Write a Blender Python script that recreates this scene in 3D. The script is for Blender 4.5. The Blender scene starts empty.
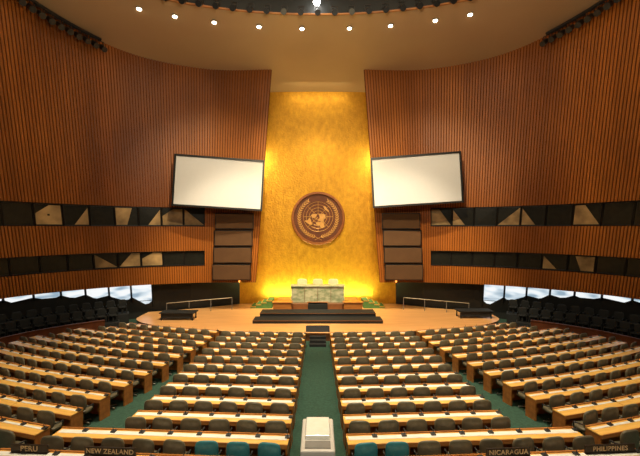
import bpy, math, random
from mathutils import Vector, Matrix
random.seed(7)
scene = bpy.context.scene
COL = scene.collection
EYE = 6.8

# ------------------------------------------------------------------ materials
def new_mat(name):
    m = bpy.data.materials.new(name); m.use_nodes = True
    nt = m.node_tree; b = nt.nodes["Principled BSDF"]
    return m, nt, b

def mat(name, c1, c2=None, rough=0.5, metal=0.0, scale=(4,4,4), nscale=1.0, emit=None, estr=0.0, bump=0.0, attr=False, spec=0.5, detail=4):
    m, nt, b = new_mat(name)
    if c2 is None: c2 = tuple(x*0.85 for x in c1)
    tc = nt.nodes.new("ShaderNodeTexCoord"); mp = nt.nodes.new("ShaderNodeMapping")
    mp.inputs["Scale"].default_value = scale
    nz = nt.nodes.new("ShaderNodeTexNoise"); nz.inputs["Scale"].default_value = nscale; nz.inputs["Detail"].default_value = detail
    nt.links.new(tc.outputs["Object"], mp.inputs["Vector"]); nt.links.new(mp.outputs["Vector"], nz.inputs["Vector"])
    cr = nt.nodes.new("ShaderNodeValToRGB")
    cr.color_ramp.elements[0].position = 0.35; cr.color_ramp.elements[1].position = 0.65
    cr.color_ramp.elements[0].color = (*c2, 1); cr.color_ramp.elements[1].color = (*c1, 1)
    nt.links.new(nz.outputs["Fac"], cr.inputs["Fac"])
    out = cr.outputs["Color"]
    if attr:
        at = nt.nodes.new("ShaderNodeAttribute"); at.attribute_name = "tone"
        mx = nt.nodes.new("ShaderNodeMix"); mx.data_type = 'RGBA'; mx.blend_type = 'MULTIPLY'; mx.inputs["Factor"].default_value = 1
        nt.links.new(out, mx.inputs["A"]); nt.links.new(at.outputs["Color"], mx.inputs["B"]); out = mx.outputs["Result"]
    nt.links.new(out, b.inputs["Base Color"])
    b.inputs["Roughness"].default_value = rough; b.inputs["Metallic"].default_value = metal
    b.inputs["Specular IOR Level"].default_value = spec
    if emit:
        b.inputs["Emission Color"].default_value = (*emit, 1); b.inputs["Emission Strength"].default_value = estr
    if bump > 0:
        bp = nt.nodes.new("ShaderNodeBump"); bp.inputs["Strength"].default_value = bump
        nt.links.new(nz.outputs["Fac"], bp.inputs["Height"]); nt.links.new(bp.outputs["Normal"], b.inputs["Normal"])
    return m

M = {}
M['slat'] = mat("slat_wood", (0.47,0.150,0.019), (0.25,0.072,0.009), 0.42, scale=(.22,.22,0.10), attr=True, spec=.4)
M['gap'] = mat("slat_gap", (0.19,0.054,0.009), (0.13,0.036,0.006), 0.8, spec=.1)
M['black'] = mat("black_wall", (0.012,0.014,0.012), None, 0.6)
M['ceil'] = mat("ceiling_plaster", (0.51,0.35,0.20), (0.45,0.305,0.17), 0.45, scale=(.15,.15,.15), spec=.5)
M['carpet'] = mat("green_carpet", (0.030,0.085,0.055), (0.018,0.055,0.036), 0.95, scale=(3,3,3), nscale=4)
M['stage'] = mat("stage_wood", (0.92,0.50,0.19), (0.80,0.41,0.14), 0.3, scale=(.6,6,1))
M['stage_edge'] = mat("stage_riser_wood", (0.20,0.08,0.03), None, 0.4)
M['desktop'] = mat("desk_laminate", (0.95,0.57,0.15), (0.82,0.45,0.105), 0.2, scale=(1,10,1), spec=.8)
M['deskwood'] = mat("desk_brown_wood", (0.50,0.19,0.042), (0.33,0.118,0.026), 0.35, scale=(1,6,6))
M['white'] = mat("white_laminate", (0.92,0.92,0.86), (0.86,0.85,0.77), 0.2, spec=.8)
M['darkplastic'] = mat("dark_plastic", (0.03,0.03,0.03), None, 0.4)
M['chair'] = mat("olive_brown_leather", (0.150,0.130,0.082), (0.11,0.096,0.06), 0.33, scale=(6,6,6))
M['chair_teal'] = mat("teal_leather", (0.035,0.22,0.26), (0.025,0.17,0.20), 0.4, scale=(6,6,6))
M['seat_dark'] = mat("black_fabric", (0.014,0.016,0.016), None, 0.8)
M['metal'] = mat("brushed_metal", (0.35,0.34,0.3), None, 0.3, 0.9)
M['pale_rail'] = mat("pale_rail_metal", (0.5,0.45,0.33), None, 0.3, 0.5)
M['screen'] = mat("screen_fabric", (0.57,0.575,0.58), (0.56,0.565,0.57), 0.95, spec=.1)
M['frame'] = mat("black_frame", (0.012,0.011,0.01), None, 0.4)
M['grille'] = mat("grille_cloth", (0.12,0.065,0.032), (0.10,0.053,0.027), 0.9, scale=(1,1,1), spec=.1)
M['glass'] = mat("dark_glass", (0.018,0.018,0.013), (0.012,0.012,0.01), 0.35, spec=.25)
M['reflection'] = mat("painted_tan_reflection", (0.52,0.35,0.15), (0.16,0.10,0.04), 0.6, scale=(.8,.8,.8), detail=3)  # tan reflections in the booth glass, painted as a flat colour
M['marble'] = mat("green_marble", (0.50,0.50,0.36), (0.22,0.27,0.16), 0.2, scale=(1.5,1.5,3), nscale=1.6, detail=8)
M['cream'] = mat("cream_leather", (0.80,0.70,0.48), None, 0.5)
M['stairgreen'] = mat("stair_green_carpet", (0.08,0.20,0.05), None, 0.9)
M['brass'] = mat("brass_edge", (0.75,0.5,0.15), None, 0.35, 0.8)
M['bronze'] = mat("bronze_disc", (0.14,0.034,0.010), (0.095,0.024,0.008), 0.6, 0.0, scale=(2,2,2))
M['bronze_hi'] = mat("bronze_relief", (0.62,0.32,0.09), (0.5,0.24,0.065), 0.4, 0.2)
M['bronze_land'] = mat("bronze_rim", (0.32,0.105,0.028), (0.25,0.08,0.02), 0.4, 0.2)
M['grey'] = mat("pale_grey_paint", (0.66,0.63,0.58), (0.60,0.57,0.52), 0.4)
M['greydark'] = mat("grey_panel", (0.25,0.24,0.22), None, 0.5)
M['lamp'] = mat("lamp_glow", (1,1,1), None, 0.5, emit=(1,0.85,0.62), estr=14)
M['lampbig'] = mat("big_lamp_glow", (1,1,1), None, 0.5, emit=(1,0.97,0.92), estr=40)
M['sign'] = mat("sign_dark", (0.022,0.012,0.007), None, 0.5)
M['letter'] = mat("sign_letter", (0.60,0.44,0.25), None, 0.5)
M['redwood'] = mat("redwood_partition", (0.16,0.045,0.015), (0.11,0.03,0.01), 0.4, scale=(3,3,.5))

def gold():
    m, nt, b = new_mat("gold_leaf_wall")
    tc = nt.nodes.new("ShaderNodeTexCoord")
    mp = nt.nodes.new("ShaderNodeMapping"); mp.inputs["Scale"].default_value=(1.0,1,0.6)
    nz = nt.nodes.new("ShaderNodeTexNoise"); nz.inputs["Scale"].default_value = 2.4; nz.inputs["Detail"].default_value = 12; nz.inputs["Roughness"].default_value=.8
    nt.links.new(tc.outputs["Object"], mp.inputs["Vector"]); nt.links.new(mp.outputs["Vector"], nz.inputs["Vector"])
    cr = nt.nodes.new("ShaderNodeValToRGB"); e=cr.color_ramp.elements
    e[0].position=.3; e[0].color=(0.44,0.19,0.009,1); e[1].position=.7; e[1].color=(0.80,0.43,0.030,1)
    nt.links.new(nz.outputs["Fac"], cr.inputs["Fac"]); nt.links.new(cr.outputs["Color"], b.inputs["Base Color"])
    n2 = nt.nodes.new("ShaderNodeTexNoise"); n2.inputs["Scale"].default_value=7; n2.inputs["Detail"].default_value=4
    nt.links.new(tc.outputs["Object"], n2.inputs["Vector"])
    bp = nt.nodes.new("ShaderNodeBump"); bp.inputs["Strength"].default_value=.35; bp.inputs["Distance"].default_value=.09
    nt.links.new(n2.outputs["Fac"], bp.inputs["Height"]); nt.links.new(bp.outputs["Normal"], b.inputs["Normal"])
    b.inputs["Metallic"].default_value = 0.55; b.inputs["Roughness"].default_value = 0.42
    return m
M['gold'] = gold()

def daylight():
    m, nt, b = new_mat("daylight_glazing")
    tc = nt.nodes.new("ShaderNodeTexCoord"); mp = nt.nodes.new("ShaderNodeMapping"); mp.inputs["Scale"].default_value=(.7,.7,2.0)
    nz = nt.nodes.new("ShaderNodeTexNoise"); nz.inputs["Scale"].default_value = 1.2; nz.inputs["Detail"].default_value=1
    nt.links.new(tc.outputs["Object"], mp.inputs["Vector"]); nt.links.new(mp.outputs["Vector"], nz.inputs["Vector"])
    cr = nt.nodes.new("ShaderNodeValToRGB"); e = cr.color_ramp.elements
    e[0].position=0.32; e[0].color=(0.30,0.42,0.52,1); e[1].position=0.48; e[1].color=(0.70,0.80,0.86,1)
    e2=e.new(.6); e2.color=(0.93,0.96,0.97,1)
    nt.links.new(nz.outputs["Fac"], cr.inputs["Fac"])
    nt.links.new(cr.outputs["Color"], b.inputs["Emission Color"]); b.inputs["Emission Strength"].default_value = 1.0
    b.inputs["Base Color"].default_value = (0.1,0.1,0.1,1); b.inputs["Roughness"].default_value=0.2
    return m
M['day'] = daylight()

# ------------------------------------------------------------------ mesh builder
class MB:
    def __init__(s): s.v=[]; s.f=[]; s.mi=[]; s.tone=[]
    def face(s, pts, mi=0, tone=1.0):
        n=len(s.v); s.v += [tuple(p) for p in pts]; s.f.append(tuple(range(n,n+len(pts)))); s.mi.append(mi); s.tone.append(tone)
    def box(s, c, d, mi=0, rz=0.0, taper=1.0, rx=0.0):
        n=len(s.v); R=Matrix.Rotation(rz,3,'Z')@Matrix.Rotation(rx,3,'X')
        for sz in (-1,1):
            t = taper if sz>0 else 1.0
            for sx,sy in ((-1,-1),(1,-1),(1,1),(-1,1)):
                p=R@Vector((sx*d[0]/2*t, sy*d[1]/2*t, sz*d[2]/2)); s.v.append((c[0]+p.x,c[1]+p.y,c[2]+p.z))
        for q in ((3,2,1,0),(4,5,6,7),(0,1,5,4),(1,2,6,5),(2,3,7,6),(3,0,4,7)):
            s.f.append(tuple(n+i for i in q)); s.mi.append(mi); s.tone.append(1.0)
    def tube(s, p0, p1, r0, r1=None, k=10, mi=0, caps=True):
        if r1 is None: r1=r0
        p0=Vector(p0); p1=Vector(p1); ax=(p1-p0).normalized()
        a=ax.orthogonal().normalized(); b=ax.cross(a); n=len(s.v)
        for p,r in ((p0,r0),(p1,r1)):
            for i in range(k):
                t=2*math.pi*i/k; s.v.append(tuple(p+a*math.cos(t)*r+b*math.sin(t)*r))
        for i in range(k):
            j=(i+1)%k; s.f.append((n+i,n+j,n+k+j,n+k+i)); s.mi.append(mi); s.tone.append(1.0)
        if caps:
            s.f.append(tuple(n+i for i in reversed(range(k)))); s.mi.append(mi); s.tone.append(1.0)
            s.f.append(tuple(n+k+i for i in range(k))); s.mi.append(mi); s.tone.append(1.0)
    def path(s, pts, r, k=8, mi=0):
        for a,b in zip(pts[:-1],pts[1:]): s.tube(a,b,r,r,k,mi)
    def bar(s, p0, p1, w, h, mi=0):
        p0=Vector(p0); p1=Vector(p1); ax=(p1-p0).normalized()
        up=Vector((0,0,1)) if abs(ax.z)<0.9 else Vector((0,1,0))
        a=ax.cross(up).normalized()*w/2; b=a.cross(ax).normalized()*h/2; n=len(s.v)
        for p in (p0,p1):
            for q in (-a-b,a-b,a+b,-a+b): s.v.append(tuple(p+q))
        for q in ((3,2,1,0),(4,5,6,7),(0,1,5,4),(1,2,6,5),(2,3,7,6),(3,0,4,7)):
            s.f.append(tuple(n+i for i in q)); s.mi.append(mi); s.tone.append(1.0)
    def sell(s, c, d, e=0.35, nu=20, nv=12, bend=0.0, mi=0):
        def P(w,m): return math.copysign(abs(math.cos(w))**m, math.cos(w)), math.copysign(abs(math.sin(w))**m, math.sin(w))
        n=len(s.v)
        for j in range(nv+1):
            v=-math.pi/2+math.pi*j/nv; cv,sv=P(v,e)
            for i in range(nu):
                u=2*math.pi*i/nu; cu,su=P(u,e)
                x=d[0]/2*cv*cu; y=d[1]/2*cv*su; z=d[2]/2*sv
                s.v.append((c[0]+x,c[1]+y+bend*x*x,c[2]+z))
        for j in range(nv):
            for i in range(nu):
                k=(i+1)%nu
                s.f.append((n+j*nu+i,n+j*nu+k,n+(j+1)*nu+k,n+(j+1)*nu+i)); s.mi.append(mi); s.tone.append(1.0)
    def mesh(s, name, mats, smooth=False, tone=False):
        me=bpy.data.meshes.new(name); me.from_pydata(s.v,[],s.f)
        for m in mats: me.materials.append(M[m])
        for p,i in zip(me.polygons,s.mi): p.material_index=i; p.use_smooth=smooth
        if tone:
            at=me.color_attributes.new("tone",'FLOAT_COLOR','CORNER'); k=0
            for p,t in zip(me.polygons,s.tone):
                for _ in p.vertices: at.data[k].color=(t,t,t,1); k+=1
        me.update(); return me

def top(o, label, cat, group=None, stuff=False):
    o["label"]=label; o["category"]=cat
    if group: o["group"]=group
    if stuff: o["kind"]="stuff"
def obj(name, data, parent=None, loc=None, rz=0, link=True):
    o=bpy.data.objects.new(name,data)
    if loc: o.location=loc
    if rz: o.rotation_euler=(0,0,rz)
    if parent: o.parent=parent
    if link: COL.objects.link(o)
    return o
def bevel(o, w=0.02, seg=2):
    b=o.modifiers.new("b",'BEVEL'); b.width=w; b.segments=seg; b.limit_method='ANGLE'; return o
def structure(name, me):
    o=obj(name, me); o["kind"]="structure"; return o

def instance(tpl, loc, rz):
    r=tpl[0].copy(); r.location=loc; r.rotation_euler=(0,0,rz); COL.objects.link(r)
    for k in ("label","category","group"):
        if k in tpl[0]: r[k]=tpl[0][k]
    for c in tpl[1]:
        q=c.copy(); q.parent=r; COL.objects.link(q)
    return r
TEMPLATES=[]

# ------------------------------------------------------------------ plan curves
BOT=[(-4.65,27.1),(-8.3,27.1),(-12.3,26.0),(-15.6,24.0),(-18.1,21.3),(-19.5,17.5),(-20,13),(-20,5),(-20,-3)]
TOP=[(-3.45,27.1),(-8.1,26.8),(-12.6,24.7),(-15.2,21.0),(-16.3,16.5),(-16.9,12),(-17.2,7),(-17.3,1),(-17.3,-6)]
def catmull(P,t):
    n=len(P)-1; i=min(int(t),n-1); f=t-i
    p0=P[max(i-1,0)];p1=P[i];p2=P[i+1];p3=P[min(i+2,n)]
    return tuple(0.5*((2*b)+(-a+c)*f+(2*a-5*b+4*c-d)*f*f+(-a+3*b-3*c+d)*f**3) for a,b,c,d in zip(p0,p1,p2,p3))
NS=1600; samp=[catmull(BOT,8*i/NS) for i in range(NS+1)]
acc=[0]
for a,b in zip(samp[:-1],samp[1:]): acc.append(acc[-1]+math.hypot(b[0]-a[0],b[1]-a[1]))
LEN=acc[-1]
import bisect
def t_of(s):
    s=max(0,min(LEN-1e-6,s)); i=bisect.bisect_right(acc,s)-1
    return 8*(i+(s-acc[i])/(acc[i+1]-acc[i]))/NS
ZB,ZT=2.7,18.8
def nrm(s):
    a=catmull(BOT,t_of(max(0,s-0.2))); b=catmull(BOT,t_of(min(LEN,s+0.2)))
    dx,dy=b[0]-a[0],b[1]-a[1]; l=math.hypot(dx,dy)
    return (-dy/l, dx/l)
def nin(s):
    n=nrm(s); p=catmull(BOT,t_of(s))
    if n[0]*(0-p[0])+n[1]*(12-p[1])<0: n=(-n[0],-n[1])
    return n
def PW(s,z,off=0.0,side=-1):
    t=t_of(s); b=catmull(BOT,t); c=catmull(TOP,t); v=(z-ZB)/(ZT-ZB); n=nin(s)
    x=b[0]+(c[0]-b[0])*v+n[0]*off; y=b[1]+(c[1]-b[1])*v+n[1]*off
    return (x if side<0 else -x, y, z)

RA,RB,RC,RZ=14.0,6.8,15.0,19.8
ELL=[(RA*math.cos(2*math.pi*i/240),RC+RB*math.sin(2*math.pi*i/240)) for i in range(240)]
def zceil(x,y): return RZ-0.2*min(math.hypot(x-a,y-b) for a,b in ELL)
def ell_off(th,s):
    x=RA*math.cos(th); y=RC+RB*math.sin(th); nx=math.cos(th)/RA; ny=math.sin(th)/RB; l=math.hypot(nx,ny)
    return (x+nx/l*s, y+ny/l*s)
def fz(d): return 0.0415*max(0,20.5-d)

# ------------------------------------------------------------------ room
mb=MB(); N=120; S=[0,1.5,3,5,7,9,11,13]
for i in range(N):
    a=2*math.pi*i/N; b=2*math.pi*(i+1)/N
    for s0,s1 in zip(S[:-1],S[1:]):
        p=[ell_off(a,s0),ell_off(b,s0),ell_off(b,s1),ell_off(a,s1)]
        z=[RZ-0.2*s0,RZ-0.2*s0,RZ-0.2*s1,RZ-0.2*s1]
        mb.face([(q[0],q[1],w) for q,w in zip(p,z)])
structure("ceiling", mb.mesh("ceiling",['ceil'],smooth=True))
mb=MB()
for i in range(N):
    a=2*math.pi*i/N; b=2*math.pi*(i+1)/N
    A=ell_off(a,0);B=ell_off(b,0)
    mb.face([(A[0],A[1],RZ),(B[0],B[1],RZ),(B[0],B[1],RZ+1.0),(A[0],A[1],RZ+1.0)],0)
    sc=[1.0,0.8,0.55,0.3,0.0]; zz=[1.0,2.4,3.3,3.8,4.0]
    for k in range(4):
        def q(P,u): return (P[0]*u,RC+(P[1]-RC)*u)
        a0,b0,b1,a1=q(A,sc[k]),q(B,sc[k]),q(B,sc[k+1]),q(A,sc[k+1])
        mb.face([(a0[0],a0[1],RZ+zz[k]),(b0[0],b0[1],RZ+zz[k]),(b1[0],b1[1],RZ+zz[k+1]),(a1[0],a1[1],RZ+zz[k+1])],1)
structure("trim_1", mb.mesh("dome",['black','ceil']))
mb=MB(); pts=[(*ell_off(2*math.pi*i/N,0.05),RZ-0.03) for i in range(N+1)]
mb.path(pts,0.07,6)
structure("trim_2", mb.mesh("ring_lip",['deskwood']))

mb=MB(); ys=[-3,0,4,8,12,16,20.5,31]
for a,b in zip(ys[:-1],ys[1:]): mb.face([(-22,a,fz(a)),(22,a,fz(a)),(22,b,fz(b)),(-22,b,fz(b))])
structure("floor", mb.mesh("floor",['carpet']))

mb=MB()
for i in range(12):
    x0=-6.5+13*i/12; x1=-6.5+13*(i+1)/12
    mb.face([(x0,30,0.0),(x1,30,0.0),(x1,30,zceil(x1,30)+.02),(x0,30,zceil(x0,30)+.02)])
structure("wall_back", mb.mesh("wall_back",['gold']))

BAND=[(4.0,5.1),(6.92,8.3)]
S0=3.85
def slatwall(side,name):
    mb=MB(); n=int(LEN/0.16); ds=LEN/n; g=.34; dp=.045
    drift=1.0
    for i in range(n):
        s=i*ds
        if s+ds>LEN-0.05: continue
        drift=max(.78,min(1.12,drift+random.uniform(-.06,.06)))
        tone=drift*random.uniform(0.92,1.06)
        cuts=[(s,s+ds*g,0.0,1),(s+ds*g,s+ds,dp,0)]
        b=catmull(TOP,t_of(s)); ztop=zceil(b[0],b[1])+0.1
        if s>S0: parts=[(ZB,BAND[0][0]),(BAND[0][1],BAND[1][0]),(BAND[1][1],ztop)]
        else: parts=[(ZB,ztop)]
        for z0,z1 in parts:
            for a,c,off,mi in cuts:
                mb.face([PW(a,z0,off,side),PW(c,z0,off,side),PW(c,z1,off,side),PW(a,z1,off,side)],mi,tone)
            a=s+ds*g
            for e in (a,s+ds):
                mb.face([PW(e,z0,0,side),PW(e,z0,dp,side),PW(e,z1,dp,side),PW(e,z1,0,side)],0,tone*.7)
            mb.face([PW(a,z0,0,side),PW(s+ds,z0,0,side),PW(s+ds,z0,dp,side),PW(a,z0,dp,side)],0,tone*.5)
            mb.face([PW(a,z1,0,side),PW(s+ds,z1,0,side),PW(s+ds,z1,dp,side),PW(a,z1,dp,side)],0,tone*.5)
    sx=-1 if side<0 else 1
    p0=PW(0,ZB,0,side);p1=PW(0,18.9,0,side)
    mb.face([p0,p1,(sx*6.5,30,18.9),(sx*6.5,30,ZB)],0,.8)
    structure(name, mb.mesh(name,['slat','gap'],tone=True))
slatwall(-1,"wall_left"); slatwall(1,"wall_right")

def rest(side,idx):
    mb=MB(); st=0.7; n=int((LEN-S0)/st)
    for z0,z1 in BAND:
        for i in range(n):
            a=S0+i*st; b=a+st
            mb.face([PW(a,z0,-.7,side),PW(b,z0,-.7,side),PW(b,z1,-.7,side),PW(a,z1,-.7,side)])
            mb.face([PW(a,z0,-.7,side),PW(b,z0,-.7,side),PW(b,z0,.07,side),PW(a,z0,.07,side)])
            mb.face([PW(a,z1,-.7,side),PW(b,z1,-.7,side),PW(b,z1,.07,side),PW(a,z1,.07,side)])
        mb.face([PW(S0,z0,-.7,side),PW(S0,z1,-.7,side),PW(S0,z1,.07,side),PW(S0,z0,.07,side)])
    sx=-1 if side<0 else 1
    pts=[(sx*6.5,30.0),(sx*8.5,28.9)]
    s=5.0
    while s<LEN-.1: 
        p=PW(s,ZB,-1.5,side); pts.append((p[0],p[1])); s+=1.0
    for a,b in zip(pts[:-1],pts[1:]):
        mb.face([(a[0],a[1],-.1),(b[0],b[1],-.1),(b[0],b[1],ZB),(a[0],a[1],ZB)])
    ins=[PW(0,ZB,0,side),PW(2.5,ZB,0,side)]
    s=5.0
    while s<LEN-.1: ins.append(PW(s,ZB,0,side)); s+=1.0
    for a,b,c,d in zip(pts[:-1],pts[1:],ins[1:],ins[:-1]):
        mb.face([(a[0],a[1],ZB),(b[0],b[1],ZB),(c[0],c[1],ZB),(d[0],d[1],ZB)])
    structure("trim_%d"%idx, mb.mesh("lower_wall",['black']))
rest(-1,3); rest(1,4)

wn=0
def window(pa,pb,z0,z1,side,off,glass,frame='frame',reflection=None,fw=.07,mid=False):
    global wn; wn+=1
    mb=MB(); c=[PW(pa,z0,off,side),PW(pb,z0,off,side),PW(pb,z1,off,side),PW(pa,z1,off,side)]
    mb.face(c,0)
    for i in range(4): mb.bar(c[i],c[(i+1)%4],fw,fw,1)
    if mid:
        a=Vector(c[0]).lerp(Vector(c[3]),.3); b=Vector(c[1]).lerp(Vector(c[2]),.3); mb.bar(a,b,fw*.5,fw*.5,1)
    if reflection:  # tan polygon laid over the pane as a painted reflection
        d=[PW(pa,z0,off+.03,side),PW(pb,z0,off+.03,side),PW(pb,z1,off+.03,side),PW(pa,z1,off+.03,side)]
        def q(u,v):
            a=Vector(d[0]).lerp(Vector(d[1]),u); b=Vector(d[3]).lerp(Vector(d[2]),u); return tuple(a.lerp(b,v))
        mb.face([q(*k) for k in reflection],2)
    structure("window_%d"%wn, mb.mesh("window",[glass,frame,'reflection']))
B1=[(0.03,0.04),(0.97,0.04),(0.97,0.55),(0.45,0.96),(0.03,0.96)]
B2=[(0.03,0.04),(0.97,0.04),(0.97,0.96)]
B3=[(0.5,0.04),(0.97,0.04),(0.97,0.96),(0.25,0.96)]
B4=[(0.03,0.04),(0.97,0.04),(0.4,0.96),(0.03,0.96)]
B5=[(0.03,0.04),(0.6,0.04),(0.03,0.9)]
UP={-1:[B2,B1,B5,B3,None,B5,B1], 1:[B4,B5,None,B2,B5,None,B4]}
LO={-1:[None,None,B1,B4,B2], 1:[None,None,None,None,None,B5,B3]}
for side in (-1,1):
    s=S0+.05; i=0
    while s<24 :
        w=1.42
        bu=UP[side][i] if i<len(UP[side]) else None; bl=LO[side][i] if i<len(LO[side]) else None
        window(s,s+w-.06,BAND[1][0]+.05,BAND[1][1]-.05,side,-.15,'glass',reflection=bu)
        window(s,s+w-.06,BAND[0][0]+.05,BAND[0][1]-.05,side,-.15,'glass',reflection=bl)
        s+=w; i+=1
for side in (-1,1):
    s=7.6
    while s<23:
        window(s,s+1.27,.7,2.66,side,-1.4,'day',fw=.08,mid=True); s+=1.3

# ------------------------------------------------------------------ acoustic panels
for sx in (-1,1):
    for k in range(4):
        zc=3.5+k*1.27
        e=obj("acoustic_panel",None,loc=(sx*(6.42-0.07*k),26.85,zc))
        top(e,"brown fabric acoustic panel set in the slatted wood wall","wall panel","stacked acoustic panels")
        m1=MB(); m1.box((0,0,0),(2.86,.12,1.2)); obj("panel_frame",m1.mesh("panel_frame",['frame']),e)
        m2=MB(); m2.box((0,-.07,0),(2.74,.06,1.08)); bevel(obj("panel_cloth",m2.mesh("panel_cloth",['grille']),e),.02)

# ------------------------------------------------------------------ screens
def screen(cx,cz,yaw,roll,w,h):
    e=obj("projection_screen",None,loc=(cx,25.5,cz)); e.rotation_euler=(0,roll,yaw)
    top(e,"large white projection screen in a thin black frame","screen","hall projection screens")
    m=MB(); m.box((0,0,0),(w,.06,h)); obj("screen_surface",m.mesh("screen_surface",['screen']),e)
    f=MB(); t=.13
    f.box((0,-.02,h/2+t/2),(w+2*t,.16,t)); f.box((0,-.02,-h/2-t/2),(w+2*t,.16,t))
    f.box((-w/2-t/2,-.02,0),(t,.16,h)); f.box((w/2+t/2,-.02,0),(t,.16,h))
    obj("screen_frame",f.mesh("screen_frame",['frame']),e)
    b=MB()
    for x in (-w*.3,w*.3): b.bar((x,.05,0),(x,1.0,0),.15,.3)
    obj("mounting_bracket",b.mesh("mounting_bracket",['frame']),e)
screen(-7.0,10.0,math.radians(6),math.radians(3.2),6.0,3.38)
screen(6.98,10.2,math.radians(-6),math.radians(-3.2),6.02,3.34)

# ------------------------------------------------------------------ emblem
E=obj("wall_emblem",None,loc=(0.03,29.98,7.6)); top(E,"round bronze world-map emblem with olive wreath on the gold wall","emblem")
R=2.15
m=MB(); m.tube((0,0,0),(0,-.10,0),R,R,72); obj("emblem_disc",m.mesh("disc",['bronze']),E)
m=MB(); k=72
for i in range(k):
    a=2*math.pi*i/k;b=2*math.pi*(i+1)/k
    def c(r,t,y): return (r*math.cos(t),y,r*math.sin(t))
    prof=[(R*1.03,0),(R*1.03,-.18),(R*1.0,-.24),(R*.95,-.24),(R*.93,-.11)]
    for (r0,y0),(r1,y1) in zip(prof[:-1],prof[1:]): m.face([c(r0,a,y0),c(r0,b,y0),c(r1,b,y1),c(r1,a,y1)])
obj("emblem_rim",m.mesh("rim",['bronze_land'],smooth=False),E)
GR=R*.57; gz=.14; GY=-.115
m=MB()
for j in range(1,6):
    r=GR*j/5; m.path([(r*math.cos(2*math.pi*i/48),GY,gz+r*math.sin(2*math.pi*i/48)) for i in range(49)],.016,5)
for j in range(8):
    a=math.pi/4*j; m.path([(GR*.2*math.cos(a),GY,gz+GR*.2*math.sin(a)),(GR*math.cos(a),GY,gz+GR*math.sin(a))],.016,5)
obj("globe_grid",m.mesh("globe_grid",['bronze_hi']),E)
LAND=[[(-165,65),(-140,70),(-95,72),(-80,63),(-65,58),(-56,52),(-70,44),(-80,32),(-81,26),(-90,30),(-97,26),(-95,18),(-87,20),(-83,10),(-80,8),(-95,14),(-105,20),(-117,32),(-124,42),(-135,58),(-160,57)],
[(-78,8),(-62,10),(-50,0),(-35,-7),(-40,-20),(-55,-34),(-66,-45),(-70,-54),(-74,-45),(-71,-20),(-81,-5)],
[(-17,15),(-16,27),(-6,35),(10,37),(22,32),(33,30),(43,12),(51,11),(40,-5),(36,-20),(27,-33),(18,-34),(12,-15),(9,3),(-8,5)],
[(-9,38),(-9,43),(-1,47),(8,54),(6,62),(20,70),(40,67),(70,73),(105,77),(140,73),(178,67),(162,60),(142,54),(130,42),(121,38),(121,28),(108,20),(105,9),(98,15),(90,22),(79,9),(72,20),(60,25),(52,16),(44,13),(36,30),(28,37),(20,40),(12,44),(2,42)],
[(114,-22),(130,-12),(142,-11),(153,-26),(148,-38),(132,-32),(116,-35)],
[(-50,60),(-25,70),(-20,80),(-55,80),(-55,70)]]
m=MB()
for L in LAND:
    P=[]
    for (a,la),(b,lb) in zip(L,L[1:]+L[:1]):
        for f in (0,.5):
            lo_=math.radians(a+(b-a)*f); r=GR*(90-(la+(lb-la)*f))/150; P.append((r*math.sin(lo_),gz-r*math.cos(lo_)))
    m.face([(x,-.145,z) for x,z in P])
    for (x0,z0),(x1,z1) in zip(P,P[1:]+P[:1]): m.face([(x0,-.145,z0),(x1,-.145,z1),(x1,-.09,z1),(x0,-.09,z0)])
obj("land_relief",m.mesh("land_relief",['bronze_hi']),E)
m=MB()
for sx in (-1,1):
    stem=[]; NL=20
    for i in range(NL+1):
        a=math.radians(-82+i*7.2); r=R*.75
        stem.append((sx*r*math.cos(a)*.98,GY,r*math.sin(a)+.06))
    stem.insert(0,(-sx*.3,GY,-R*.84))
    m.path(stem,.015,5)
    for i in range(1,NL+1):
        a=math.radians(-82+i*7.2)
        for s_,l in ((.55,.34),(-.6,.28),):
            tdir=a+math.pi/2-s_
            c=Vector((stem[i][0],GY,stem[i][2])); d=Vector((sx*math.cos(tdir),0,math.sin(tdir)))
            w=Vector((-d.z,0,d.x)); P=[]
            for u,v in ((0,0),(.25,.5),(.55,.6),(1,0),(.55,-.6),(.25,-.5)): P.append(tuple(c+d*l*u+w*.07*v+Vector((0,-.02*(1-abs(u-.5)),0))))
            m.face(P)
obj("olive_wreath",m.mesh("olive_wreath",['bronze_hi']),E)

# ------------------------------------------------------------------ stage
def stage():
    P=[(-12.7,27.0)]
    for i in range(49):
        a=math.pi+math.pi*i/48; P.append((12.7*math.cos(a),25.5+3.9*math.sin(a)))
    P.append((12.7,27.0)); P+= [(9,28.4),(6.4,29.95),(-6.4,29.95),(-9,28.4)]
    def prism(name,z0,z1,mi,sc=1.0):
        m=MB(); Q=[(x*sc,25.5+(y-25.5)*sc if y<25.5 else y) for x,y in P]
        m.face([(x,y,z1) for x,y in Q],0)
        for a,b in zip(Q,Q[1:]+Q[:1]): m.face([(a[0],a[1],z0),(b[0],b[1],z0),(b[0],b[1],z1),(a[0],a[1],z1)],1)
        return m.mesh(name,mi)
    e=obj("stage_platform",None,loc=(0,0,0)); top(e,"wide curved wooden stage platform in front of the gold wall","stage")
    obj("stage_deck",prism("stage_deck",.42,.5,['stage','stage_edge']),e)
    obj("stage_riser",prism("stage_riser",0.0,.42,['stage_edge','stage_edge'],.985),e)
stage()
def slabs():
    e=obj("podium_step",None,loc=(0,25.2,.5)); top(e,"broad dark carpeted steps leading up to the podium","steps")
    for y,w,h,d in ((-.95,8.6,.22,1.1),(.2,8.0,.44,1.2)):
        m=MB(); m.box((0,y,h/2),(w,d,h)); bevel(obj("step",m.mesh("step",['seat_dark']),e),.03)
        m=MB(); m.box((0,y-d/2-.01,h-.03),(w,.03,.04)); obj("step_edge",m.mesh("step_edge",['stage_edge']),e)
slabs()
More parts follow.
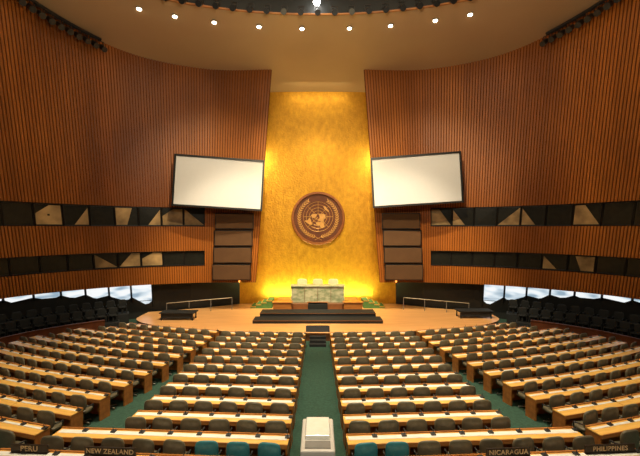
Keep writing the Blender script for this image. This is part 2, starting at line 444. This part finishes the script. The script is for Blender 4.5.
m=MB(); m.box((0,28.3,.8),(6.4,2.5,.6)); o=bevel(obj("dais_platform",m.mesh("dais",['stage_edge']))); top(o,"raised brown wooden dais under the marble desk","platform")
def marble_desk():
    e=obj("podium_desk",None,loc=(0,27.75,1.1)); top(e,"pale green veined marble podium desk on the dais","desk")
    m=MB(); m.box((0,0,.6),(3.9,.5,1.2)); bevel(obj("desk_front",m.mesh("front",['marble']),e),.02)
    m=MB(); m.box((0,.1,1.25),(4.15,.85,.1)); bevel(obj("desk_top",m.mesh("dtop",['marble']),e),.02)
    for x in (-1.98,1.98):
        m=MB(); m.box((x,.25,.6),(.1,.9,1.2)); obj("end_panel",m.mesh("endp",['marble']),e)
    for x in (-1.0,0,1.0):
        m=MB(); m.box((x,-.27,.6),(.03,.04,1.1)); obj("seam",m.mesh("seam",['stage_edge']),e)
marble_desk()
for x in (-1.25,0,1.25):
    e=obj("podium_chair",None,loc=(x,28.75,1.1)); top(e,"cream leather high-backed chair behind the marble desk","chair","podium chairs")
    m=MB(); m.sell((0,.3,1.05),(.8,.12,1.1),bend=-.3); obj("backrest",m.mesh("b",['cream'],True),e)
    m=MB(); m.sell((0,0,.5),(.62,.58,.14)); obj("seat",m.mesh("s",['cream'],True),e)
    m=MB(); m.tube((0,0,.05),(0,0,.45),.05); m.box((0,0,.03),(.55,.08,.06)); m.box((0,0,.03),(.08,.55,.06)); obj("base",m.mesh("p",['metal']),e)
for sx in (-1,1):
    e=obj("clerk_desk",None,loc=(sx*2.6,26.45,.5)); top(e,"low brown wooden clerk desk beside the rostrum","desk","clerk desks")
    m=MB(); m.box((0,0,.4),(1.35,.08,.8)); bevel(obj("front_panel",m.mesh("f",['deskwood']),e),.01)
    m=MB(); m.box((0,.2,.83),(1.5,.6,.06)); bevel(obj("desk_top",m.mesh("t",['deskwood']),e),.01)
    for q in (-.62,.62):
        m=MB(); m.box((q,.2,.4),(.06,.45,.8)); obj("side_panel",m.mesh("sp",['deskwood']),e)
e=obj("speaker_rostrum",None,loc=(0,26.35,.5)); top(e,"dark marble speaker rostrum with slanted reading top","lectern")
m=MB(); m.box((0,0,.4),(1.5,.5,.8),taper=.94); bevel(obj("rostrum_body",m.mesh("rb",['black']),e),.03)
m=MB(); m.box((0,.02,.87),(1.55,.6,.06),rx=math.radians(-12)); bevel(obj("reading_top",m.mesh("rt",['deskwood']),e),.01)
m=MB(); m.path([(-.15,.0,.87),(-.15,-.02,1.1),(-.1,.08,1.2)],.012,6); m.path([(.15,.0,.87),(.15,-.02,1.1),(.1,.08,1.2)],.012,6)
obj("microphone",m.mesh("mic",['metal']),e)
for sx in (-1,1):
    e=obj("side_staircase",None,loc=(sx*4.3,28.9,.5)); top(e,"green carpeted stairs with brass edges beside the dais","stairs","dais stairs")
    for i in range(4):
        m=MB(); w=.42; x=-sx*(-.75+i*w); h=.15*(i+1)
        m.box((x,0,h/2),(w,1.4,h)); obj("step",m.mesh("st",['stairgreen']),e)
        m=MB(); m.box((x+sx*(w/2),-.0,h),(.05,1.42,.04)); m.box((x,-.7,h-.02),(w,.04,.05)); obj("step_edge",m.mesh("se",['brass']),e)
for x,y in ((-9.6,24.9),(11.0,25.4)):
    e=obj("stage_table",None,loc=(x,y,.5)); top(e,"low dark table standing on the wooden stage","table","stage tables")
    m=MB(); m.box((0,0,.5),(2.4,.9,.08)); bevel(obj("table_top",m.mesh("tt",['seat_dark']),e),.02)
    for a in (-1.05,1.05):
        for b in (-.36,.36):
            m=MB(); m.box((a,b,.23),(.07,.07,.46)); obj("leg",m.mesh("lg",['seat_dark']),e)
    m=MB(); m.box((0,-.34,.3),(2.1,.05,.34)); obj("front_panel",m.mesh("fp",['seat_dark']),e)
e=obj("floor_monitor",None,loc=(0,22.1,.5)); top(e,"low dark wedge monitor at the stage edge","monitor")
W=.72; H=.34
m=MB(); m.face([(-W,-.3,0),(W,-.3,0),(W,.3,0),(-W,.3,0)]); m.face([(-W,-.3,0),(W,-.3,0),(W,-.2,H),(-W,-.2,H)])
m.face([(-W,-.2,H),(W,-.2,H),(W,.3,H-.12),(-W,.3,H-.12)]); m.face([(-W,.3,0),(W,.3,0),(W,.3,H-.12),(-W,.3,H-.12)])
m.face([(-W,-.3,0),(-W,-.2,H),(-W,.3,H-.12),(-W,.3,0)]); m.face([(W,-.3,0),(W,-.2,H),(W,.3,H-.12),(W,.3,0)])
obj("monitor_case",m.mesh("mc",['darkplastic']),e)
m=MB(); m.box((0,.06,H-.05),(1.3,.36,.02),rx=math.radians(-13)); obj("monitor_screen",m.mesh("ms",['glass']),e)
e=obj("aisle_stair",None,loc=(0,21.15,0)); top(e,"small dark steps from the centre aisle to the stage","steps")
for i,h in enumerate((.14,.28,.42)):
    m=MB(); m.box((0,-.45+i*.28,h/2),(.95,.28,h)); obj("step",m.mesh("s",['seat_dark']),e)
for sx in (-1,1):
    e=obj("handrail",None,loc=(0,0,.5)); top(e,"thin pale metal handrail with posts on the stage","railing","stage handrails")
    pts=[(sx*(6.6+.5*i),27.7-.14*i,.95 - .02*i) for i in range(10)]
    m=MB(); m.path(pts,.025); obj("rail",m.mesh("r",['pale_rail']),e)
    for p in pts[::3]:
        m=MB(); m.tube((p[0],p[1],0),p,.018); obj("post",m.mesh("p",['greydark']),e)

# ------------------------------------------------------------------ chairs
def chair_template(mk,label,parts=True):
    r=bpy.data.objects.new("delegate_chair",None)
    back=MB(); back.sell((0,-.20,.785),(.59,.10,.54),e=.58,nu=22,nv=14,bend=.45)
    seat=MB(); seat.sell((0,.03,.46),(.52,.46,.12),e=.45,nu=18,nv=8)
    arms=[]
    for sx in (-1,1):
        a=MB(); a.path([(sx*.26,-.15,.66),(sx*.30,.0,.64),(sx*.29,.12,.63),(sx*.26,.15,.5)],.022,6); arms.append(a)
    base=MB(); base.tube((0,.02,.06),(0,.02,.42),.035,.03,8)
    for i in range(5):
        t=2*math.pi*i/5; base.tube((0,.02,.07),(.24*math.cos(t),.02+.24*math.sin(t),.04),.03,.02,6); base.sell((.24*math.cos(t),.02+.24*math.sin(t),.03),(.06,.06,.06),1,6,4)
    if parts:
        ch=[]
        for nm,b,m_ in (("backrest",back,mk),("seat",seat,mk),("armrest",arms[0],'darkplastic'),("armrest",arms[1],'darkplastic'),("pedestal_base",base,'metal')):
            o=bpy.data.objects.new(nm,b.mesh(nm,[m_],True)); o.parent=r; ch.append(o)
    else:
        tot=MB()
        for b,mi in ((back,0),(seat,0),(arms[0],1),(arms[1],1),(base,2)):
            n=len(tot.v); tot.v+=b.v; tot.f+=[tuple(n+i for i in f) for f in b.f]; tot.mi+=[mi]*len(b.f); tot.tone+=b.tone
        r=bpy.data.objects.new("delegate_chair",tot.mesh("delegate_chair",[mk,'darkplastic','metal'],True)); ch=[]
    top(r,label,"chair","delegate chairs in rows")
    TEMPLATES.extend([r]+ch)
    return (r,ch)
T_near=chair_template('chair',"brown leather swivel chair with rounded back at a delegate desk")
T_far=chair_template('chair',"brown leather swivel chair with rounded back at a delegate desk",False)
T_teal=chair_template('chair_teal',"dark teal leather swivel chair with rounded back at a delegate desk")

# ------------------------------------------------------------------ desks
PITCH=.8; CB=.50
desk_cache={}
def desk(n,loc,rz,side,white):
    key=(n,side,white)
    if key not in desk_cache:
        L=n*PITCH; c=side*L/2
        d={}
        a=MB(); a.box((c,.015,.735),(L,.44,.03)); d['desk_top']=a.mesh("desk_top",['desktop'])
        a=MB(); a.box((c,.215,.76),(L,.04,.04)); d['raised_ledge']=a.mesh("ledge",['deskwood'])
        a=MB(); a.box((c,.20,.36),(L,.03,.72)); d['modesty_panel']=a.mesh("modesty",['deskwood'])
        a=MB(); a.box((c,-.215,.695),(L,.03,.11)); d['edge_strip']=a.mesh("edge",['deskwood'])
        if white:
            a=MB(); a.box((c,.06,.754),(L-.1,.16,.012)); d['writing_surface']=a.mesh("writing",['white'])
        else:
            a=MB(); a.box((c,.08,.754),(L-.1,.08,.012)); d['writing_surface']=a.mesh("writing",['white'])
        for k in range(n//2+1):
            x=side*min(L-.03,max(.03,k*2*PITCH)); a=MB(); a.box((x,0.01,.36),(.05,.40,.72)); d['end_panel%d'%k]=a.mesh("endp",['deskwood'])
        for k in range(n):
            x=side*(k+.5)*PITCH; a=MB(); a.box((x+.36,.10,.778),(.13,.10,.04),rx=.2); a.tube((x+.36,.10,.79),(x+.36,.06,.92),.007,.007,5); d['console%d'%k]=a.mesh("console",['darkplastic'])
        desk_cache[key]=d
    e=obj("delegate_desk",None,loc=loc,rz=rz)
    top(e,("long wooden delegate desk with white writing strip" if white else "wooden delegate desk with pale laminate top on green carpet"),"desk","delegate desk rows")
    for k,me in desk_cache[key].items(): obj(k.rstrip('0123456789'),me,e)
    return e

wallpts=[catmull(BOT,t_of(LEN*i/150)) for i in range(151)]
def wdist(x,y):
    x=-abs(x); return min(math.hypot(x-a,y-b) for a,b in wallpts)
def stfront(x):
    x=abs(x); return 25.5-3.9*math.sqrt(1-(x/12.7)**2) if x<12.7 else 99
def place_chair(x,y,rz,teal=False):
    T = T_teal if teal else (T_near if y<14.5 else T_far)
    return instance(T,(x,y,fz(y)+.005),rz+random.uniform(-.10,.10))
nch=0
for k in range(12):
    d0=20.5-1.1*k
    for sx in (-1,1):
        n=6 if k<10 else (8 if k==10 else 9)
        ang=math.radians(3.2)*(1 if sx>0 else -1)
        px=.7+.007*k; desk(n,(sx*px,d0,fz(d0)),ang,sx,True)
        if k<11:
            for j in range(n):
                u=(j+.5)*PITCH; x=sx*(px+u*math.cos(ang)); y=d0+u*math.sin(abs(ang))-CB
                if abs(x)/y<.93: place_chair(x,y,ang,k==10 and j<2 or (k==10 and sx<0 and j==2)); nch+=1
for k in range(-3,10):
    d0=19.9-1.1*k
    ix=5.85+.20*(19-d0) if d0<19 else 5.85
    def TH(x): return math.radians(11+1.5*(x-5.9))
    x,y=ix,d0
    while y+.45>stfront(x) and x<12: y+=.4*math.tan(TH(x)); x+=.4
    for unit in range(5):
        n=0; th=TH(x+1.0)
        for j in range(3):
            u=(j+1)*PITCH; xx=x+u*math.cos(th); yy=y+u*math.sin(th)
            if wdist(xx,yy)>2.75 and (xx-PITCH)/yy<.95 and yy+.35<stfront(xx): n=j+1
            else: break
        if n==0: break
        for sx in (-1,1):
            desk(n,(sx*x,y,fz(d0+.6)),sx*th,sx,False)
            for j in range(n):
                u=(j+.5)*PITCH; cx=x+u*math.cos(th)+CB*math.sin(th); cy=y+u*math.sin(th)-CB*math.cos(th)
                if cx/cy<.95: place_chair(sx*cx,cy,sx*th); nch+=1
        x+=n*PITCH*math.cos(th)+.03; y+=n*PITCH*math.sin(th)
        if n<3: break
print("chairs",nch)

# ------------------------------------------------------------------ side seating
for side in (-1,1):
    for r,(off,h,s00) in enumerate(((-.4,.75,9.0),(.6,.45,9.6))):
        m=MB(); s=s00
        while s<23:
            a,b=s,s+.8
            q=[PW(a,ZB,off-.4,side),PW(b,ZB,off-.4,side),PW(b,ZB,off+.58,side),PW(a,ZB,off+.58,side)]
            m.face([(p[0],p[1],h) for p in q]); m.face([(q[3][0],q[3][1],-.02),(q[2][0],q[2][1],-.02),(q[2][0],q[2][1],h),(q[3][0],q[3][1],h)]); s+=.8
        o=obj("seating_riser",m.mesh("riser",['seat_dark'])); top(o,"dark stepped riser under the side seats by the wall","riser","side seating risers")
    m=MB(); s=10.6
    while s<23:
        a,b=PW(s,ZB,1.75,side),PW(s+.8,ZB,1.75,side)
        m.bar((a[0],a[1],.4),(b[0],b[1],.4),.08,.85); m.bar((a[0],a[1],.85),(b[0],b[1],.85),.16,.06); s+=.8
    o=obj("low_partition",m.mesh("partition",['redwood'])); top(o,"low dark red wooden partition before the side seats","partition","side seating partitions")
sm=MB(); sm.sell((0,-.2,.66),(.52,.1,.55),e=.5,nu=14,nv=8,bend=.3); sm.sell((0,.06,.44),(.5,.46,.1),e=.4,nu=14,nv=6); sm.box((0,.03,.2),(.1,.3,.4)); sm.box((-.27,.02,.58),(.05,.4,.05)); sm.box((.27,.02,.58),(.05,.4,.05)); sm.box((-.27,.02,.3),(.04,.3,.6)); sm.box((.27,.02,.3),(.04,.3,.6))
sr=bpy.data.objects.new("auditorium_seat",sm.mesh("auditorium_seat",['seat_dark'])); top(sr,"black upholstered auditorium seat on the side riser","seat","black side seats")
TEMPLATES.append(sr)
for side in (-1,1):
    for off,h,s00 in ((-.4,.75,9.4),(.6,.45,10.0)):
        s=s00
        while s<20:
            p=PW(s,ZB,off,side); n=nin(s); nx=n[0]*(1 if side<0 else -1)
            instance((sr,[]),(p[0],p[1],h),math.atan2(n[1],nx)-math.pi/2); s+=.70

# ------------------------------------------------------------------ centre projector cabinet
e=obj("projector_cabinet",None,loc=(0,8.35,fz(8.3))); top(e,"long pale grey projector cabinet standing in the centre aisle","cabinet")
m=MB(); m.box((0,0,.80),(.76,1.35,1.46),taper=.99); bevel(obj("cabinet_body",m.mesh("cb",['grey']),e),.04,3)
m=MB(); m.box((0,.17,1.57),(.58,.85,.09),taper=.95); bevel(obj("projector_top",m.mesh("pt",['white']),e),.02)
m=MB(); m.box((0,-.45,1.54),(.56,.26,.02)); obj("control_panel",m.mesh("cp",['greydark']),e)
for i in range(2):
    m=MB(); m.box((0,-.67,1.3-.34*i),(.60,.05,.26)); bevel(obj("vent_panel",m.mesh("vp",['greydark']),e),.01)
m=MB(); m.tube((0,.59,1.57),(0,.63,1.57),.035,.035,16); obj("lens",m.mesh("ln",['glass']),e)
for x in (-.3,.3):
    for y in (-.5,.5):
        m=MB(); m.sell((x,y,.035),(.07,.07,.07),1,8,6); obj("caster",m.mesh("cs",['darkplastic']),e)

# ------------------------------------------------------------------ country signs
def sign(txt,x,y,z,rz,size=.165):
    e=obj("country_sign",None,loc=(x,y,z),rz=rz); top(e,"dark delegate name plate reading %s on a desk ledge"%txt,"name plate","country name plates")
    w=max(.95,.097*len(txt)+.22)
    m=MB(); m.box((0,0,.105),(w,.03,.20)); m.box((0,0,.005),(w,.1,.01)); bevel(obj("plate",m.mesh("plate",['sign']),e),.005)
    cu=bpy.data.curves.new("t",'FONT'); cu.body=txt; cu.size=size; cu.align_x='CENTER'; cu.align_y='CENTER'; cu.extrude=.004; cu.space_character=1.08; cu.offset=.002
    to=bpy.data.objects.new("t",cu); COL.objects.link(to); bpy.context.view_layer.update()
    me=bpy.data.meshes.new_from_object(to.evaluated_get(bpy.context.evaluated_depsgraph_get())); bpy.data.objects.remove(to)
    me.materials.clear(); me.materials.append(M['letter'])
    o=obj("lettering",me,e,loc=(0,-.02,.105)); o.rotation_euler=(math.radians(90),0,0)
dk=20.5-1.1*11
for txt,x,sz in (("PERU",-7.1,.185),("NEW ZEALAND",-5.05,.16),("NICARAGUA",4.62,.16),("PHILIPPINES",7.2,.16)):
    y=dk+(abs(x)-.8)*math.tan(math.radians(3.2))+.12
    sign(txt,x,y,fz(dk)+.762,math.radians(3.2)*(1 if x>0 else -1),sz)

# ------------------------------------------------------------------ ceiling lights
def downlight(x,y,z):
    e=obj("ceiling_downlight",None,loc=(x,y,z)); top(e,"small round glowing downlight in the tan ceiling","light","ceiling downlights")
    m=MB(); m.tube((0,0,.05),(0,0,-.05),.17,.19,16); obj("lamp_ring",m.mesh("lr",['metal']),e)
    m=MB(); m.sell((0,0,-.06),(.28,.28,.1),1,14,8); obj("bulb",m.mesh("bl",['lamp'],True),e)
for xt in (-10.4,-8.6,-6.4,-3.7,-1.0,2.0,4.6,7.2,9.1):
    best=min((abs(ell_off(t/1000,1.2)[0]-xt),t) for t in range(0,3142,4)); p=ell_off(best[1]/1000,1.2)
    downlight(p[0],p[1],RZ-.24)
def spotfix(loc,rz,grp,label,sc=1.0):
    e=obj("spotlight_fixture",None,loc=loc,rz=rz); top(e,label,"spotlight",grp)
    m=MB(); m.tube((0,.0,.0),(0,-.38*sc,-.28*sc),.13*sc,.15*sc,10); obj("lamp_housing",m.mesh("lh",['frame']),e)
    m=MB(); m.bar((-.16*sc,0,.0),(-.16*sc,0,.3),.03,.04); m.bar((.16*sc,0,0),(.16*sc,0,.3),.03,.04); m.bar((-.17*sc,0,.3),(.17*sc,0,.3),.04,.04); obj("yoke",m.mesh("yk",['frame']),e)
for i in range(29):
    th=math.radians(32+i*116/28); p=ell_off(th,-.35)
    spotfix((p[0],p[1],RZ-.1),0,"ring spotlights","black stage spotlight hung on the dome ring",1.15)
for side in (-1,1):
    m=MB(); pts=[]
    s=9.6 if side<0 else 10.2
    while s<15.4:
        b=catmull(TOP,t_of(s)); z=zceil(*b)-.45; pts.append(PW(s,z,.5,side)); s+=.42
    m.path([(p[0],p[1],p[2]+.36) for p in pts],.1,8)
    o=obj("lighting_rail",m.mesh("rail",['frame'])); top(o,"black curved lighting rail along the top of the wood wall","rail","wall lighting rails")
    for p in pts[::1]:
        spotfix((p[0],p[1],p[2]-.05),math.radians(60)*(1 if side<0 else -1),"wall rail spotlights","black spotlight on the rail above the wood wall",1.15)
e=obj("dome_lamp",None,loc=(-.05,21.2,RZ+.35)); top(e,"large bright white lamp hanging in the dome ring","light")
m=MB(); m.sell((0,0,0),(.42,.42,.42),1,16,10); obj("bulb",m.mesh("b",['lampbig'],True),e)
m=MB(); m.tube((0,0,.15),(0,0,.65),.16,.1,12); obj("lamp_holder",m.mesh("h",['frame']),e)

# ------------------------------------------------------------------ lamps and added fill lights
def spot(name,loc,target,power,angle,color,blend=.6,r=.3):
    l=bpy.data.lights.new(name,'SPOT'); l.energy=power; l.spot_size=math.radians(angle); l.spot_blend=blend; l.color=color; l.shadow_soft_size=r
    o=bpy.data.objects.new(name,l); o.location=loc; o.rotation_euler=(Vector(target)-Vector(loc)).to_track_quat('-Z','Y').to_euler(); COL.objects.link(o)
def area(name,loc,target,power,sx,sy,color):
    l=bpy.data.lights.new(name,'AREA'); l.shape='RECTANGLE'; l.size=sx; l.size_y=sy; l.energy=power; l.color=color
    o=bpy.data.objects.new(name,l); o.location=loc; o.rotation_euler=(Vector(target)-Vector(loc)).to_track_quat('-Z','Y').to_euler(); COL.objects.link(o)
warm=(1,.80,.50)
area("house_light",(0,15,RZ+1.4),(0,15,0),1000,10,6,(1,.86,.62))
for x,y in ((-8,14),(0,13),(8,14)): spot("seating_spot",(x*.7,14,RZ+.4),(x,y,0),10500,52,(1,.86,.6),.9,.5)
for x in (-5,5): spot("rear_fill_spot",(x,-2,14),(x*.9,11,0),3000,62,(1,.88,.68),1.0,.6)  # added fill from behind the camera, brightens the chair backs
for x in (-2,2):
    spot("gold_spot",(x,19.5,RZ+.6),(x*.3,30,6),2900,55,(1,.80,.42))
    spot("gold_low_spot",(x*1.5,19.0,RZ+.6),(x*.5,30,2.5),9000,32,(1,.86,.45),1.0)
for sx in (-1,1): area("gold_cove_light",(sx*5.6,27.9,8),(sx*2.9,30,7.5),600,1.0,11,(1,.86,.4))
area("gold_top_light",(0,28.3,18.2),(0,30,15.5),50,5,.3,(1,.82,.4))
area("gold_foot_light",(0,29.0,1.15),(0,30.4,5.2),480,9,.3,(.92,.98,.35))
for x in (-3,3): spot("stage_spot",(x,17.0,RZ+.6),(x*2.2,24.3,.5),16500,48,(1,.82,.55))
for x in (-1,1): spot("wall_spot",(x*2,12,RZ-1),(x*7.6,26.8,9),9000,44,warm,1)
area("ceiling_fill",(0,5.5,13.0),(0,21,20),1250,4,2,(1,.84,.62))  # added fill floating out of view, lightens the ceiling
w=bpy.data.worlds.new("world"); scene.world=w; w.use_nodes=True
w.node_tree.nodes["Background"].inputs["Color"].default_value=(1,.84,.62,1); w.node_tree.nodes["Background"].inputs["Strength"].default_value=.05

c=bpy.data.cameras.new("camera"); c.sensor_width=36; c.lens=20.25; c.shift_x=.0035; c.clip_end=200
co=bpy.data.objects.new("camera",c); co.location=(0,0,EYE); co.rotation_euler=(math.radians(90),0,0); COL.objects.link(co)
scene.camera=co
for t in reversed(TEMPLATES): bpy.data.objects.remove(t)
try:
    scene.view_settings.view_transform='Standard'
except Exception: pass
